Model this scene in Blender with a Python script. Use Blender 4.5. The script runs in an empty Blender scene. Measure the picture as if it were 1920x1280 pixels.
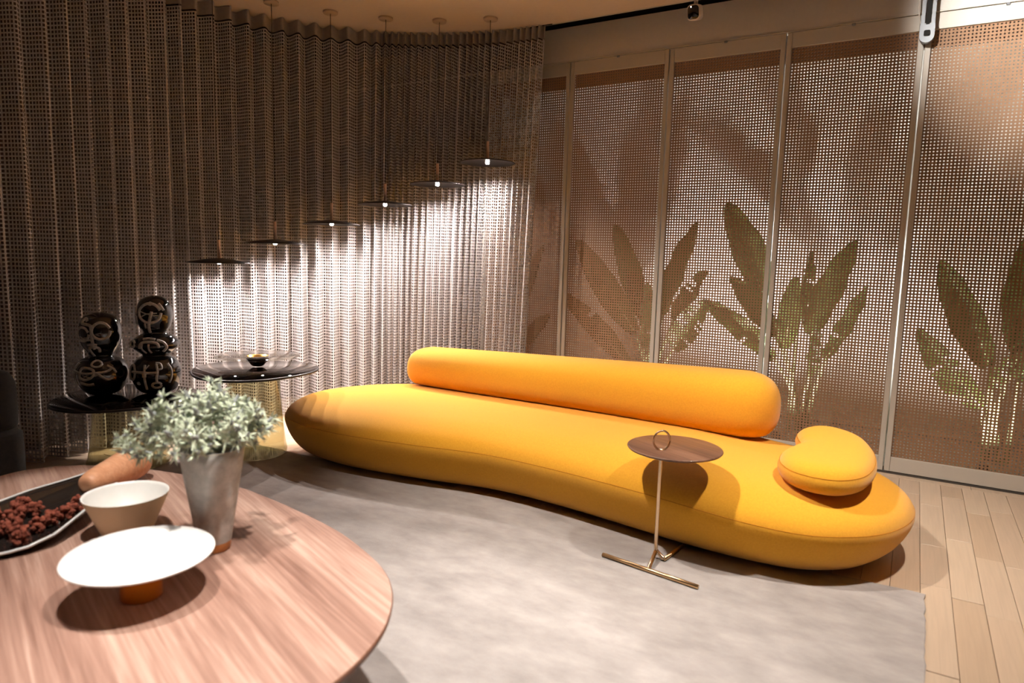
import bpy, bmesh, math, random
import numpy as np
from mathutils import Vector, Matrix

S = bpy.context.scene
COL = S.collection
R = math.radians

# ------------------------------------------------------------------ camera
cd = bpy.data.cameras.new('camera')
cam = bpy.data.objects.new('camera', cd)
COL.objects.link(cam)
yaw, pitch, roll = R(30.637), R(7.1), R(1.55)
fw = Vector((-math.sin(yaw) * math.cos(pitch), math.cos(yaw) * math.cos(pitch), -math.sin(pitch)))
r0 = Vector((math.cos(yaw), math.sin(yaw), 0))
u0 = r0.cross(fw)
rt = math.cos(roll) * r0 + math.sin(roll) * u0
up = rt.cross(fw)
cam.matrix_world = Matrix(((rt.x, up.x, -fw.x, 0), (rt.y, up.y, -fw.y, 0), (rt.z, up.z, -fw.z, 1.30), (0, 0, 0, 1)))
cd.sensor_width = 36
cd.lens = 36 * 1270 / 1920
cd.clip_start = .05
cd.dof.use_dof = True
cd.dof.focus_distance = 4.1
cd.dof.aperture_fstop = 2.0
S.camera = cam

# ------------------------------------------------------------------ world, lights, exposure
S.view_settings.view_transform = 'Standard'
S.view_settings.look = 'None'
S.view_settings.gamma = 1
S.view_settings.use_curve_mapping = False
S.view_settings.exposure = 0.0
S.cycles.use_denoising = True
S.cycles.max_bounces = 7
S.cycles.diffuse_bounces = 4
S.cycles.glossy_bounces = 3
S.cycles.transmission_bounces = 6
S.cycles.transparent_max_bounces = 12
S.cycles.use_adaptive_sampling = True
S.cycles.adaptive_threshold = .02
S.cycles.use_light_tree = False
S.cycles.sample_clamp_indirect = 6.0
S.cycles.caustics_reflective = False
S.cycles.caustics_refractive = False
W = bpy.data.worlds.new('world')
S.world = W
W.use_nodes = True
W.node_tree.nodes['Background'].inputs[0].default_value = (.95, .97, 1, 1)
W.node_tree.nodes['Background'].inputs[1].default_value = 0.012

def spot(name, loc, target, watts, angle, blend, color, radius=.04):
    l = bpy.data.lights.new(name, 'SPOT')
    l.energy = watts
    l.spot_size = R(angle)
    l.spot_blend = blend
    l.color = color
    l.shadow_soft_size = radius
    o = bpy.data.objects.new(name, l)
    COL.objects.link(o)
    o.location = loc
    o.rotation_euler = (Vector(target) - Vector(loc)).to_track_quat('-Z', 'Y').to_euler()
    return o

WARM = (1, .90, .81)
NEUT = (1, .925, .865)
# ceiling downlights of the showroom (their fittings are above / behind the frame)
spot('downlight_table', (-1.62, .90, 2.97), (-1.62, .92, .4), 265, 57, .2, NEUT, .035)
spot('downlight_table', (-1.20, .72, 2.97), (-1.45, .80, .4), 60, 57, .3, NEUT, .035)
spot('downlight_rug', (-.70, 1.15, 2.97), (-.80, 1.20, 0), 400, 60, .7, NEUT, .05)
spot('downlight_sofa', (-1.75, 2.05, 2.97), (-1.25, 3.55, .4), 370, 74, .9, WARM, .05)
spot('downlight_sofa', (.35, 2.75, 2.97), (.50, 2.95, .2), 360, 92, 1, WARM, .05)
spot('wall_washer', (-.60, 2.60, 2.96), (.75, 4.833, 2.68), 800, 44, 1, (1, .95, .89), .05)
# garden uplights behind the perforated screens
UPL = ((-1.12, 4.94, -1.20, 6.05, 2.45, 400, 112), (-.80, 5.20, -.98, 6.05, 2.5, 120, 120), (.46, 5.16, .40, 6.05, 2.1, 130, 124),
       (-1.74, 5.24, -1.60, 6.05, 2.4, 50, 124), (-2.95, 5.16, -2.90, 6.05, 1.5, 10, 124), (-.22, 4.95, -.15, 6.05, 2.3, 120, 120))
for (x, y, tx, ty, tz, w, a) in UPL:
    spot('garden_uplight_beam', (x, y, .085), (tx, ty, tz), w, a, 1, (1, .98, .91), .02)

# ------------------------------------------------------------------ material helpers
def mat(name, col=(.5, .5, .5), rough=.6, metal=0., trans=0., ior=1.45, coat=0., spec=.5, sheen=0.):
    m = bpy.data.materials.new(name)
    m.use_nodes = True
    b = m.node_tree.nodes['Principled BSDF']
    b.inputs['Base Color'].default_value = (*col, 1)
    b.inputs['Roughness'].default_value = rough
    b.inputs['Metallic'].default_value = metal
    b.inputs['Transmission Weight'].default_value = trans
    b.inputs['IOR'].default_value = ior
    b.inputs['Coat Weight'].default_value = coat
    b.inputs['Specular IOR Level'].default_value = spec
    b.inputs['Sheen Weight'].default_value = sheen
    return m

def N(m, t, **kw):
    n = m.node_tree.nodes.new(t)
    for k, v in kw.items():
        if k in n.inputs:
            n.inputs[k].default_value = v
        else:
            setattr(n, k, v)
    return n

def LK(m, a, b):
    m.node_tree.links.new(a, b)

def BS(m):
    return m.node_tree.nodes['Principled BSDF']

def ramp(m, fac, stops):
    r = N(m, 'ShaderNodeValToRGB')
    e = r.color_ramp.elements
    while len(e) < len(stops):
        e.new(.5)
    for i, (p, c) in enumerate(stops):
        e[i].position = p
        e[i].color = (*c, 1)
    LK(m, fac, r.inputs[0])
    return r.outputs[0]

def mottled(name, c1, c2, scale, rough=.8, stretch=(1, 1, 1), bump=0., detail=6, bscale=None, **kw):
    m = mat(name, c1, rough, **kw)
    tc = N(m, 'ShaderNodeTexCoord')
    mp = N(m, 'ShaderNodeMapping')
    mp.inputs['Scale'].default_value = stretch
    LK(m, tc.outputs['Object'], mp.inputs[0])
    n = N(m, 'ShaderNodeTexNoise', Scale=scale, Detail=detail, Roughness=.65)
    LK(m, mp.outputs[0], n.inputs['Vector'])
    LK(m, ramp(m, n.outputs[0], [(.3, c1), (.7, c2)]), BS(m).inputs['Base Color'])
    if bump:
        n2 = N(m, 'ShaderNodeTexNoise', Scale=bscale or scale * 4, Detail=4)
        LK(m, tc.outputs['Object'], n2.inputs['Vector'])
        b = N(m, 'ShaderNodeBump', Strength=bump, Distance=.004)
        LK(m, n2.outputs[0], b.inputs['Height'])
        LK(m, b.outputs[0], BS(m).inputs['Normal'])
    return m

def wood(name, dark, mid, light, rot=0., scale=1., rough=.45, coat=.1):
    m = mat(name, mid, rough, coat=coat)
    tc = N(m, 'ShaderNodeTexCoord')
    rt_ = N(m, 'ShaderNodeMapping')
    rt_.inputs['Rotation'].default_value = (0, 0, rot)
    LK(m, tc.outputs['Object'], rt_.inputs[0])
    mp = N(m, 'ShaderNodeMapping')
    mp.inputs['Scale'].default_value = (1.6 * scale, 48 * scale, 48 * scale)
    LK(m, rt_.outputs[0], mp.inputs[0])
    n = N(m, 'ShaderNodeTexNoise', Scale=1.0, Detail=8, Roughness=.62, Distortion=.6)
    LK(m, mp.outputs[0], n.inputs['Vector'])
    mp2 = N(m, 'ShaderNodeMapping')
    mp2.inputs['Scale'].default_value = (.5 * scale, 5 * scale, 5 * scale)
    LK(m, rt_.outputs[0], mp2.inputs[0])
    n2 = N(m, 'ShaderNodeTexNoise', Scale=1.0, Detail=3)
    LK(m, mp2.outputs[0], n2.inputs['Vector'])
    mx = N(m, 'ShaderNodeMath', operation='MULTIPLY_ADD')
    mx.inputs[1].default_value = .55
    LK(m, n2.outputs[0], mx.inputs[0])
    sc = N(m, 'ShaderNodeMath', operation='MULTIPLY')
    sc.inputs[1].default_value = .5
    LK(m, n.outputs[0], sc.inputs[0])
    LK(m, sc.outputs[0], mx.inputs[2])
    LK(m, ramp(m, mx.outputs[0], [(.38, dark), (.52, mid), (.66, light)]), BS(m).inputs['Base Color'])
    return m

M = {}
M['plaster'] = mottled('plaster', (.64, .53, .42), (.67, .56, .45), 30, .9)
M['bulkhead'] = mottled('bulkhead paint', (.60, .56, .505), (.63, .59, .535), 40, .85)
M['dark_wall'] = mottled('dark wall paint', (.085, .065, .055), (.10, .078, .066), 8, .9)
M['room_wall'] = mottled('room wall paint', (.30, .25, .21), (.33, .28, .23), 8, .9)
M['white_wall'] = mottled('white garden wall paint', (.78, .77, .74), (.82, .81, .78), 12, .9)
M['black'] = mat('black recess paint', (.006, .005, .004), .8)
M['rug'] = mottled('taupe woven rug', (.285, .258, .242), (.43, .395, .372), 5, .95, (1.0, 1.7, 1), .5, 12, 260)
M['alu'] = mat('champagne painted metal', (.50, .465, .405), .45, .08)
M['sheet'] = mottled('brown woven cane sheet', (.235, .128, .066), (.28, .158, .086), 90, .65)
M['bead'] = mat('dark bead', (.09, .08, .07), .5, .5)
M['steel'] = mat('grey steel', (.20, .21, .225), .4, .6)
M['sofa'] = mottled('mustard wool', (.76, .345, .012), (.84, .405, .020), 120, .92, (1, 1, 1), .35, 4, 420, sheen=.25)
M['seam'] = mat('sofa seam thread', (.55, .20, .006), .9)
M['walnut'] = wood('walnut veneer', (.19, .098, .070), (.34, .200, .150), (.52, .355, .280), R(19), 1.35, .5, .05)
M['walnut_edge'] = mat('walnut edge', (.17, .072, .04), .5)
M['walnut_dark'] = wood('dark walnut', (.075, .032, .018), (.15, .070, .040), (.24, .12, .07), R(25), 1.6, .45, .1)
M['brass'] = mat('brushed brass', (.62, .42, .22), .28, 1.)
M['champagne'] = mat('champagne metal', (.72, .52, .34), .25, 1.)
M['copper'] = mat('copper tube', (.90, .64, .48), .35, .25)
M['lamp_black'] = mat('black lamp enamel', (.018, .014, .014), .38)
M['cord'] = mat('black cord', (.02, .015, .012), .6)
M['canopy'] = mat('ceiling rose paint', (.48, .37, .27), .7)
m = mat('white marble', (.88, .87, .84), .3)
tc_ = N(m, 'ShaderNodeTexCoord')
n_ = N(m, 'ShaderNodeTexNoise', Scale=16, Detail=8, Roughness=.7, Distortion=1.2)
LK(m, tc_.outputs['Object'], n_.inputs['Vector'])
LK(m, ramp(m, n_.outputs[0], [(.3, (.90, .89, .87)), (.64, (.86, .85, .82)), (.74, (.52, .42, .33))]), BS(m).inputs['Base Color'])
M['marble'] = m
M['cream'] = mottled('cream stoneware', (.88, .80, .56), (.91, .84, .62), 20, .5)
M['cream_in'] = mottled('pale inner glaze', (.80, .79, .74), (.84, .83, .79), 20, .4)
M['amber'] = mat('amber lacquer', (.62, .20, .015), .35, 0., 0., 1.45, .4)
M['zinc'] = mottled('mottled zinc', (.27, .265, .245), (.60, .59, .55), 16, .5, (1, 1, 1), .15, 10, metal=.2)
M['ember'] = mottled('copper stained base', (.42, .17, .05), (.55, .26, .09), 18, .45, metal=.4)
M['pale_wood'] = wood('peach wood', (.52, .24, .12), (.66, .33, .18), (.74, .42, .25), 0, 1.4, .5, .1)
M['smoke_glass'] = mat('dark smoked glass tray', (.018, .014, .012), .04, 0., .0, 1.5, .6)
M['glass_edge'] = mat('clear glass rim', (.88, .88, .86), .1, 0., .25, 1.5)
M['charcoal'] = mottled('charcoal upholstery', (.020, .020, .020), (.032, .032, .031), 60, .95)
M['glaze'] = mat('black ceramic glaze', (.004, .0035, .0035), .07, 0, 0, 1.5, .8)
M['slip'] = mottled('white slip strokes', (.34, .33, .31), (.62, .60, .57), 60, .5)
M['gold'] = mat('gold leaf', (.80, .50, .15), .25, 1.)
M['dry'] = mottled('rust dried petals', (.12, .022, .012), (.34, .090, .048), 60, .9)
M['cam_white'] = mat('white plastic', (.62, .56, .50), .4)
M['cam_black'] = mat('black lens glass', (.004, .004, .005), .08)
M['thread'] = mottled('pale curtain yarn', (.50, .475, .47), (.59, .565, .56), 50, .9)
M['tape'] = mottled('curtain heading tape', (.32, .285, .265), (.38, .34, .32), 50, .9)
M['bed'] = mottled('garden gravel', (.22, .20, .17), (.34, .31, .27), 60, .9, bump=.6)
M['uplight'] = mat('uplight housing', (.05, .05, .05), .5)

m = mat('lamp diffuser glow', (1, 1, 1), .5)
BS(m).inputs['Emission Color'].default_value = (1, .92, .86, 1)
BS(m).inputs['Emission Strength'].default_value = 14
M['glow'] = m

def tinted_glass(name, col, rough=.02, mixt=.0):
    """thin architectural glass: tinted see-through body with mirror-like fresnel reflection"""
    m = bpy.data.materials.new(name)
    m.use_nodes = True
    nt = m.node_tree
    nt.nodes.remove(nt.nodes['Principled BSDF'])
    out = nt.nodes['Material Output']
    tr = N(m, 'ShaderNodeBsdfTransparent')
    tr.inputs[0].default_value = (*col, 1)
    gl = N(m, 'ShaderNodeBsdfGlossy')
    gl.inputs['Roughness'].default_value = rough
    lw = N(m, 'ShaderNodeLayerWeight', Blend=.5)
    pw = N(m, 'ShaderNodeMath', operation='POWER')
    pw.inputs[1].default_value = 4.0
    LK(m, lw.outputs['Facing'], pw.inputs[0])
    fr = N(m, 'ShaderNodeMath', operation='MULTIPLY_ADD')
    fr.inputs[1].default_value = .90
    fr.inputs[2].default_value = .045
    LK(m, pw.outputs[0], fr.inputs[0])
    mx = N(m, 'ShaderNodeMixShader')
    LK(m, fr.outputs[0], mx.inputs[0])
    LK(m, tr.outputs[0], mx.inputs[1])
    LK(m, gl.outputs[0], mx.inputs[2])
    LK(m, mx.outputs[0], out.inputs[0])
    return m

M['olive_glass'] = tinted_glass('olive tinted glass', (.70, .68, .52))
M['clear_glass'] = tinted_glass('clear glass', (.95, .94, .91))
M['smoke_top'] = tinted_glass('smoked plum glass', (.22, .17, .16))
M['black_top'] = tinted_glass('black smoked glass', (.05, .04, .04))

def leafmat(name, c1, c2):
    m = mottled(name, c1, c2, 14, .45, (1, 1, 1))
    b = BS(m)
    nt = m.node_tree
    tl = N(m, 'ShaderNodeBsdfTranslucent')
    tl.inputs[0].default_value = (c2[0] * 1.3, c2[1] * 1.5, c2[2], 1)
    mx = N(m, 'ShaderNodeMixShader')
    mx.inputs[0].default_value = .22
    LK(m, b.outputs[0], mx.inputs[1])
    LK(m, tl.outputs[0], mx.inputs[2])
    LK(m, mx.outputs[0], nt.nodes['Material Output'].inputs[0])
    return m

M['leaf'] = leafmat('strelitzia leaf', (.026, .044, .010), (.058, .088, .022))
M['petiole'] = leafmat('strelitzia stem', (.26, .33, .17), (.42, .50, .30))
M['sage'] = mottled('sage foliage', (.38, .43, .30), (.62, .68, .52), 40, .8)
M['sage_dark'] = mottled('grey thistle core', (.20, .22, .21), (.34, .36, .35), 60, .8)

def oak(i):
    c = [(.53, .40, .285), (.56, .43, .31), (.505, .375, .26), (.58, .45, .325), (.54, .415, .30)][i]
    return wood('oak board %d' % i, tuple(v * .86 for v in c), c, tuple(min(1, v * 1.1) for v in c), R(90), .9, .42, .1)
OAK = [oak(i) for i in range(5)]

# ------------------------------------------------------------------ mesh helpers
def link(name, me, material, parent=None, smooth=True, loc=None, rot=None):
    if material is not None and not me.materials:
        for q in (material if isinstance(material, (list, tuple)) else [material]):
            me.materials.append(q)
    if smooth and len(me.polygons):
        me.polygons.foreach_set('use_smooth', [True] * len(me.polygons))
    o = bpy.data.objects.new(name, me)
    COL.objects.link(o)
    o.parent = parent
    if loc is not None:
        o.location = loc
    if rot is not None:
        o.rotation_euler = rot
    return o

def pyd(name, v, f):
    me = bpy.data.meshes.new(name)
    me.from_pydata([tuple(p) for p in v], [], f)
    me.update()
    return me

def tag(o, label, cat, group=None, kind=None):
    o['label'] = label
    o['category'] = cat
    if group:
        o['group'] = group
    if kind:
        o['kind'] = kind
    return o

def struct(o):
    o['kind'] = 'structure'
    return o

def empty(name, loc=(0, 0, 0), rz=0.):
    o = bpy.data.objects.new(name, None)
    COL.objects.link(o)
    o.location = loc
    o.rotation_euler = (0, 0, rz)
    o.empty_display_size = .1
    return o

def boxme(name, a, b, bev=0., seg=2):
    bm = bmesh.new()
    bmesh.ops.create_cube(bm, size=1)
    for v in bm.verts:
        v.co = Vector([(a[i] + b[i]) / 2 + v.co[i] * (b[i] - a[i]) for i in range(3)])
    if bev:
        bmesh.ops.bevel(bm, geom=bm.edges[:], offset=bev, segments=seg, affect='EDGES', clamp_overlap=True)
    me = bpy.data.meshes.new(name)
    bm.to_mesh(me)
    bm.free()
    return me

def box(name, a, b, material, parent=None, bev=0.):
    return link(name, boxme(name, a, b, bev), material, parent, smooth=False)

def lathe_vf(prof, seg=48):
    v, f = [], []
    n = len(prof)
    for i in range(seg):
        a = 2 * math.pi * i / seg
        for (r, z) in prof:
            v.append((r * math.cos(a), r * math.sin(a), z))
    for i in range(seg):
        j = (i + 1) % seg
        for k in range(n - 1):
            f.append((i * n + k, j * n + k, j * n + k + 1, i * n + k + 1))
    return v, f

def lathe(name, prof, material, parent=None, seg=48, loc=None, rot=None):
    v, f = lathe_vf(prof, seg)
    me = pyd(name, v, f)
    bm = bmesh.new()
    bm.from_mesh(me)
    bmesh.ops.remove_doubles(bm, verts=bm.verts[:], dist=1e-5)
    bmesh.ops.recalc_face_normals(bm, faces=bm.faces[:])
    bm.to_mesh(me)
    bm.free()
    return link(name, me, material, parent, True, loc, rot)

def catmull(pts, n=8, closed=False):
    P = [np.array(p, float) for p in pts]
    out = []
    m = len(P)
    for i in range(m if closed else m - 1):
        if closed:
            a, b, c, d = P[i - 1], P[i], P[(i + 1) % m], P[(i + 2) % m]
        else:
            a, b, c, d = P[max(i - 1, 0)], P[i], P[i + 1], P[min(i + 2, m - 1)]
        for k in range(n):
            t = k / n
            out.append(.5 * (2 * b + (c - a) * t + (2 * a - 5 * b + 4 * c - d) * t * t + (3 * b - a - 3 * c + d) * t ** 3))
    if not closed:
        out.append(P[-1])
    return out

def tube_vf(path, rad, seg=10, closed=False, flat=1., v=None, f=None):
    v = [] if v is None else v
    f = [] if f is None else f
    P = [Vector(p) for p in path]
    n = len(P)
    base = len(v)
    ref = None
    for i, p in enumerate(P):
        if closed:
            t = (P[(i + 1) % n] - P[i - 1]).normalized()
        else:
            t = (P[min(i + 1, n - 1)] - P[max(i - 1, 0)]).normalized()
        if ref is None:
            ref = Vector((0, 0, 1)) if abs(t.z) < .9 else Vector((1, 0, 0))
        a = (ref - t * ref.dot(t)).normalized()
        ref = a
        b = t.cross(a)
        r = rad(i / (n - 1)) if callable(rad) else rad
        for k in range(seg):
            q = 2 * math.pi * k / seg
            v.append(p + a * math.cos(q) * r * flat + b * math.sin(q) * r)
    for i in range(n if closed else n - 1):
        j = (i + 1) % n
        for k in range(seg):
            l = (k + 1) % seg
            f.append((base + i * seg + k, base + i * seg + l, base + j * seg + l, base + j * seg + k))
    if not closed:
        f.append(tuple(base + k for k in reversed(range(seg))))
        f.append(tuple(base + (n - 1) * seg + k for k in range(seg)))
    return v, f

def tube(name, path, rad, material, parent=None, seg=10, closed=False):
    v, f = tube_vf(path, rad, seg, closed)
    return link(name, pyd(name, v, f), material, parent, True)

def blob(name, outline, medial, prof, material, parent=None, zs=None):
    """rounded upholstered form: closed plan outline, medial(p)->xy the rings shrink to, prof = [(inset metres, z)]"""
    O = [np.array(p, float) for p in outline]
    n = len(O)
    v, f = [], []
    for (ins, z) in prof:
        for p in O:
            c = medial(p)
            d = np.linalg.norm(c - p)
            s = min(1., ins / max(d, 1e-6)) if ins < 9 else 1.
            q = p * (1 - s) + c * s
            zz = zs(q[0], z) if zs else z
            v.append((q[0], q[1], zz))
    for k in range(len(prof) - 1):
        for i in range(n):
            j = (i + 1) % n
            f.append((k * n + i, k * n + j, (k + 1) * n + j, (k + 1) * n + i))
    me = pyd(name, v, f)
    bm = bmesh.new()
    bm.from_mesh(me)
    bmesh.ops.remove_doubles(bm, verts=bm.verts[:], dist=1e-4)
    bmesh.ops.recalc_face_normals(bm, faces=bm.faces[:])
    bm.to_mesh(me)
    bm.free()
    return link(name, me, material, parent, True)

def prism_vf(outline, prof):
    """slab: outline list of xy, prof list of (inset, z) from bottom centre to top"""
    O = [np.array(p, float) for p in outline]
    n = len(O)
    c = sum(O) / n
    v, f = [], []
    for (ins, z) in prof:
        for p in O:
            d = c - p
            q = p + d / np.linalg.norm(d) * ins
            v.append((q[0], q[1], z))
    for k in range(len(prof) - 1):
        for i in range(n):
            j = (i + 1) % n
            f.append((k * n + i, k * n + j, (k + 1) * n + j, (k + 1) * n + i))
    f.append(tuple(reversed(range(n))))
    f.append(tuple((len(prof) - 1) * n + i for i in range(n)))
    return v, f

def copy_tree(o, parent=None):
    c = o.copy()
    COL.objects.link(c)
    c.parent = parent
    for ch in list(o.children):
        copy_tree(ch, c)
    return c

# ------------------------------------------------------------------ setting
XL, XR, YN, YW = -4.74, 2.4, -3.0, 4.833
fl = struct(box('floor', (XL, YN, -.12), (XR, 6.05, -.014), M['bead']))
struct(box('wall_left', (XL - .1, YN, 0), (XL, 6.05, 3.4), M['dark_wall']))
struct(box('wall_right', (XR, YN, 0), (XR + .1, 6.05, 3.4), M['room_wall']))
struct(box('wall_front', (XL, YN - .1, 0), (XR, YN, 3.4), M['room_wall']))
struct(box('wall_back', (XL, 6.05, 0), (XR, 6.15, 3.4), M['white_wall']))
struct(box('ceiling', (XL, YN, 3.0), (XR, 4.6, 3.12), M['plaster']))
# bulkhead above the screens, black shadow slot between it and the ceiling
struct(box('trim_1', (-2.66, YW, 2.795), (XR, YW + .10, 3.042), M['bulkhead']))
struct(box('trim_10', (XL, YW, 2.795), (-2.66, YW + .10, 3.042), M['dark_wall']))  # bulkhead run behind the curtain, coloured dark to stand in for shade
struct(box('trim_2', (XL, 4.592, 3.004), (XR, 4.600, 3.30), M['black']))
struct(box('trim_3', (XL, 4.592, 3.30), (XR, 4.94, 3.34), M['black']))
struct(box('trim_8', (XL, YW + .02, 3.042), (XR, YW + .10, 3.30), M['black']))
struct(box('trim_9', (XL, 4.94, 3.30), (XR, 6.05, 3.34), M['white_wall']))
struct(box('trim_4', (XL, 4.640, 3.012), (XR, 4.652, 3.020), M['bulkhead']))
struct(box('trim_5', (XL, YW - .006, 2.786), (XR, YW + .06, 2.795), M['alu']))
# soffit behind the screens (top of the indoor garden niche)
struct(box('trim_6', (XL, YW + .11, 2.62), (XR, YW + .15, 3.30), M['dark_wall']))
struct(box('trim_11', (XL, YW, 0), (-3.192, YW + .04, 2.795), M['dark_wall']))  # dark wall added instead of screens, keeps the view through the curtain dark
gb = struct(box('garden_bed', (XL, YW + .07, 0), (XR, 6.05, .022), M['bed']))

# floor boards: strips run towards the screens, one border strip along them
rnd = random.Random(7)
plank_w = .108
boards = []
x = XL
ci = 0
while x < XR:
    y = YN - rnd.random() * .5
    while y < YW - .11:
        L_ = rnd.uniform(.42, .85)
        y1 = min(y + L_, YW - .075)
        if y1 - y > .02:
            boards.append((x, max(y, YN), min(x + plank_w, XR), y1, rnd.randrange(5)))
        y = y1
    x += plank_w
x = XL
while x < XR:
    L_ = rnd.uniform(.5, .9)
    boards.append((x, YW - .075, min(x + L_, XR), YW + .03, rnd.randrange(5)))
    x += L_
cache = {}
rest = [[], []]
def board_me(w, l, c):
    k = (round(w, 3), round(l, 2), c)
    if k not in cache:
        me = boxme('board', (0, 0, -.014), (w, l, 0), .0012, 1)
        me.materials.append(OAK[c])
        cache[k] = me
    return cache[k]
def seen(b):
    cx, cy = (b[0] + b[2]) / 2, (b[1] + b[3]) / 2
    right = cx > -.35 and 1.9 < cy and cx < .75
    left = cx < -3.3 and 1.5 < cy < 4.0
    return (right or left)
cnt = 0
rv, rf, rm = [], [], []
for b in boards:
    w, l = b[2] - b[0] - .0016, round(b[3] - b[1] - .0016, 2)
    if w < .01 or l < .02:
        continue
    if seen(b) and cnt < 295:
        o = bpy.data.objects.new('plank', board_me(w, l, b[4]))
        COL.objects.link(o)
        o.location = (b[0], b[1], 0)
        o.parent = fl
        cnt += 1
    else:
        k = len(rv)
        x0, y0, x1, y1 = b[0], b[1], b[0] + w, b[1] + l
        rv += [(x0, y0, -.014), (x1, y0, -.014), (x1, y1, -.014), (x0, y1, -.014), (x0, y0, 0), (x1, y0, 0), (x1, y1, 0), (x0, y1, 0)]
        for q in ((4, 5, 6, 7), (0, 1, 5, 4), (1, 2, 6, 5), (2, 3, 7, 6), (3, 0, 4, 7)):
            rf.append(tuple(k + t for t in q))
            rm.append(b[4])
me = pyd('planks', rv, rf)
for q in OAK:
    me.materials.append(q)
me.polygons.foreach_set('material_index', rm)
o = link('distant_planks', me, None, fl, False)
o['kind'] = 'stuff'

# rug: thin slab with slightly ragged edge
rp = []
cor = [(.135, 3.06), (.105, -1.2), (-3.86, -1.0), (-3.80, 2.93)]
for i in range(4):
    a, b = np.array(cor[i]), np.array(cor[(i + 1) % 4])
    nn = 90
    for k in range(nn):
        p = a + (b - a) * k / nn
        rp.append(p + np.array([rnd.uniform(-.004, .004), rnd.uniform(-.004, .004)]))
v, f = prism_vf(rp, [(0, .0005), (0, .010), (.004, .012)])
tag(link('rug', pyd('rug', v, f), M['rug'], None, False), 'large mottled taupe rug on the oak floor under the coffee table', 'rug')

# ------------------------------------------------------------------ perforated folding screens
PW = .776
SW, SZ0, SZ1 = PW - .008 - 2 * .030, .105, 2.692
NC, NR = 37, 135
def perforated_sheet():
    px, pz = SW / NC, (SZ1 - SZ0) / NR
    r = .27 * px
    V, Fc = [], []
    for layer, y in ((0, -.0012), (1, .0012)):
        for j in range(NR + 1):
            for i in range(NC + 1):
                V.append((i * px - SW / 2, y, SZ0 + j * pz))
    ncorn = (NC + 1) * (NR + 1)
    ring0 = len(V)
    ang = [math.pi / 8 + k * math.pi / 4 for k in range(8)]
    for j in range(NR):
        for i in range(NC):
            cx, cz = (i + .5) * px - SW / 2, SZ0 + (j + .5) * pz
            for y in (-.0012, .0012):
                for a in ang:
                    V.append((cx + r * math.cos(a), y, cz + r * math.sin(a)))
    for j in range(NR):
        for i in range(NC):
            c = j * (NC + 1) + i
            for layer in (0, 1):
                o_ = layer * ncorn
                c00, c10, c01, c11 = o_ + c, o_ + c + 1, o_ + c + NC + 1, o_ + c + NC + 2
                q = ring0 + (j * NC + i) * 16 + layer * 8
                fs = [(c11, q + 1, q + 0), (c01, q + 3, q + 2), (c00, q + 5, q + 4), (c10, q + 7, q + 6),
                      (c11, c01, q + 2, q + 1), (c01, c00, q + 4, q + 3), (c00, c10, q + 6, q + 5), (c10, c11, q + 0, q + 7)]
                Fc += fs if layer == 1 else [tuple(reversed(t)) for t in fs]
            q = ring0 + (j * NC + i) * 16
            for k in range(8):
                l = (k + 1) % 8
                Fc.append((q + k, q + l, q + 8 + l, q + 8 + k))
    return pyd('perforated_sheet', V, Fc)
SHEET = perforated_sheet()
SHEET.materials.append(M['sheet'])
STILE = boxme('stile', (-.015, -.018, .012), (.015, .018, 2.784), .002, 1)
STILE.materials.append(M['alu'])
TOPR = boxme('top_rail', (-SW / 2, -.016, SZ1), (SW / 2, .016, 2.784), .002, 1)
TOPR.materials.append(M['alu'])
BOTR = boxme('bottom_rail', (-SW / 2, -.016, .012), (SW / 2, .016, SZ0), .002, 1)
BOTR.materials.append(M['alu'])
PIN = boxme('pivot_pin', (-.010, -.026, 2.772), (.010, -.016, 2.790), .003, 1)
PIN.materials.append(M['steel'])
scr_labels = ['tall perforated cane screen panel at the right frame edge, beside the steel arm',
              'tall perforated cane screen panel behind the yellow bean cushion, lit strelitzia behind it',
              'tall perforated cane screen panel with the brightest light streak, above the side table',
              'tall perforated cane screen panel with dull brown light, second from the curtain edge',
              'dark narrow strip of perforated cane screen panel right beside the curtain edge']
scr_labels += ['perforated cane screen panel past the right frame edge, second from the right wall', 'perforated cane screen panel at the right wall, past the frame edge']
for k in (0, 1, 2, 3, 4, -1, -2):
    cx = .305 - PW * k
    t = empty('perforated_screen', (cx, YW + .02, 0))
    tag(t, scr_labels[k if k >= 0 else 4 - k], 'screen', 'perforated folding screens along the window wall')
    link('perforated_sheet', SHEET, None, t, False)
    for s in (-1, 1):
        link('stile', STILE, None, t, False, (s * (PW / 2 - .004 - .015), 0, 0))
    link('top_rail', TOPR, None, t, False)
    link('bottom_rail', BOTR, None, t, False)
    link('pivot_pin', PIN, None, t, False)
struct(box('trim_7', (XL, YW - .004, 0), (XR, YW + .044, .010), M['bead']))

# steel door arm on the mullion
t = empty('door_arm', (-.075, 4.775, 2.61))
tag(t, 'grey steel door arm hanging over the right hand screen joint', 'door arm')
for s in (-1, 1):
    box('side_channel', (s * .026 - .010, -.016, .030), (s * .026 + .010, .016, .62), M['steel'], t, .004)
box('slide_bar', (-.012, -.020, .09), (.012, .004, .62), M['black'], t, .003)
v, f = [], []
pts = [(-.038, 0), (.038, 0)] 
ol = [(.038 * math.cos(a), .038 * math.sin(a)) for a in np.linspace(math.pi, 2 * math.pi, 14)] + [(.038, .07), (-.038, .07)]
v, f = prism_vf(ol, [(0, -.018), (0, .018)])
v = [(p[0], p[2], p[1] + .03) for p in v]
link('end_shoe', pyd('end_shoe', v, f), M['steel'], t, False)
box('catch', (-.016, -.026, .028), (.016, -.018, .060), M['black'], t, .003)
tube('cable', catmull([(-.052, .01, .62), (-.054, .008, .3), (-.050, .006, .18), (-.036, .002, .10)], 8), .0035, M['cam_white'], t, 6)

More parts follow.
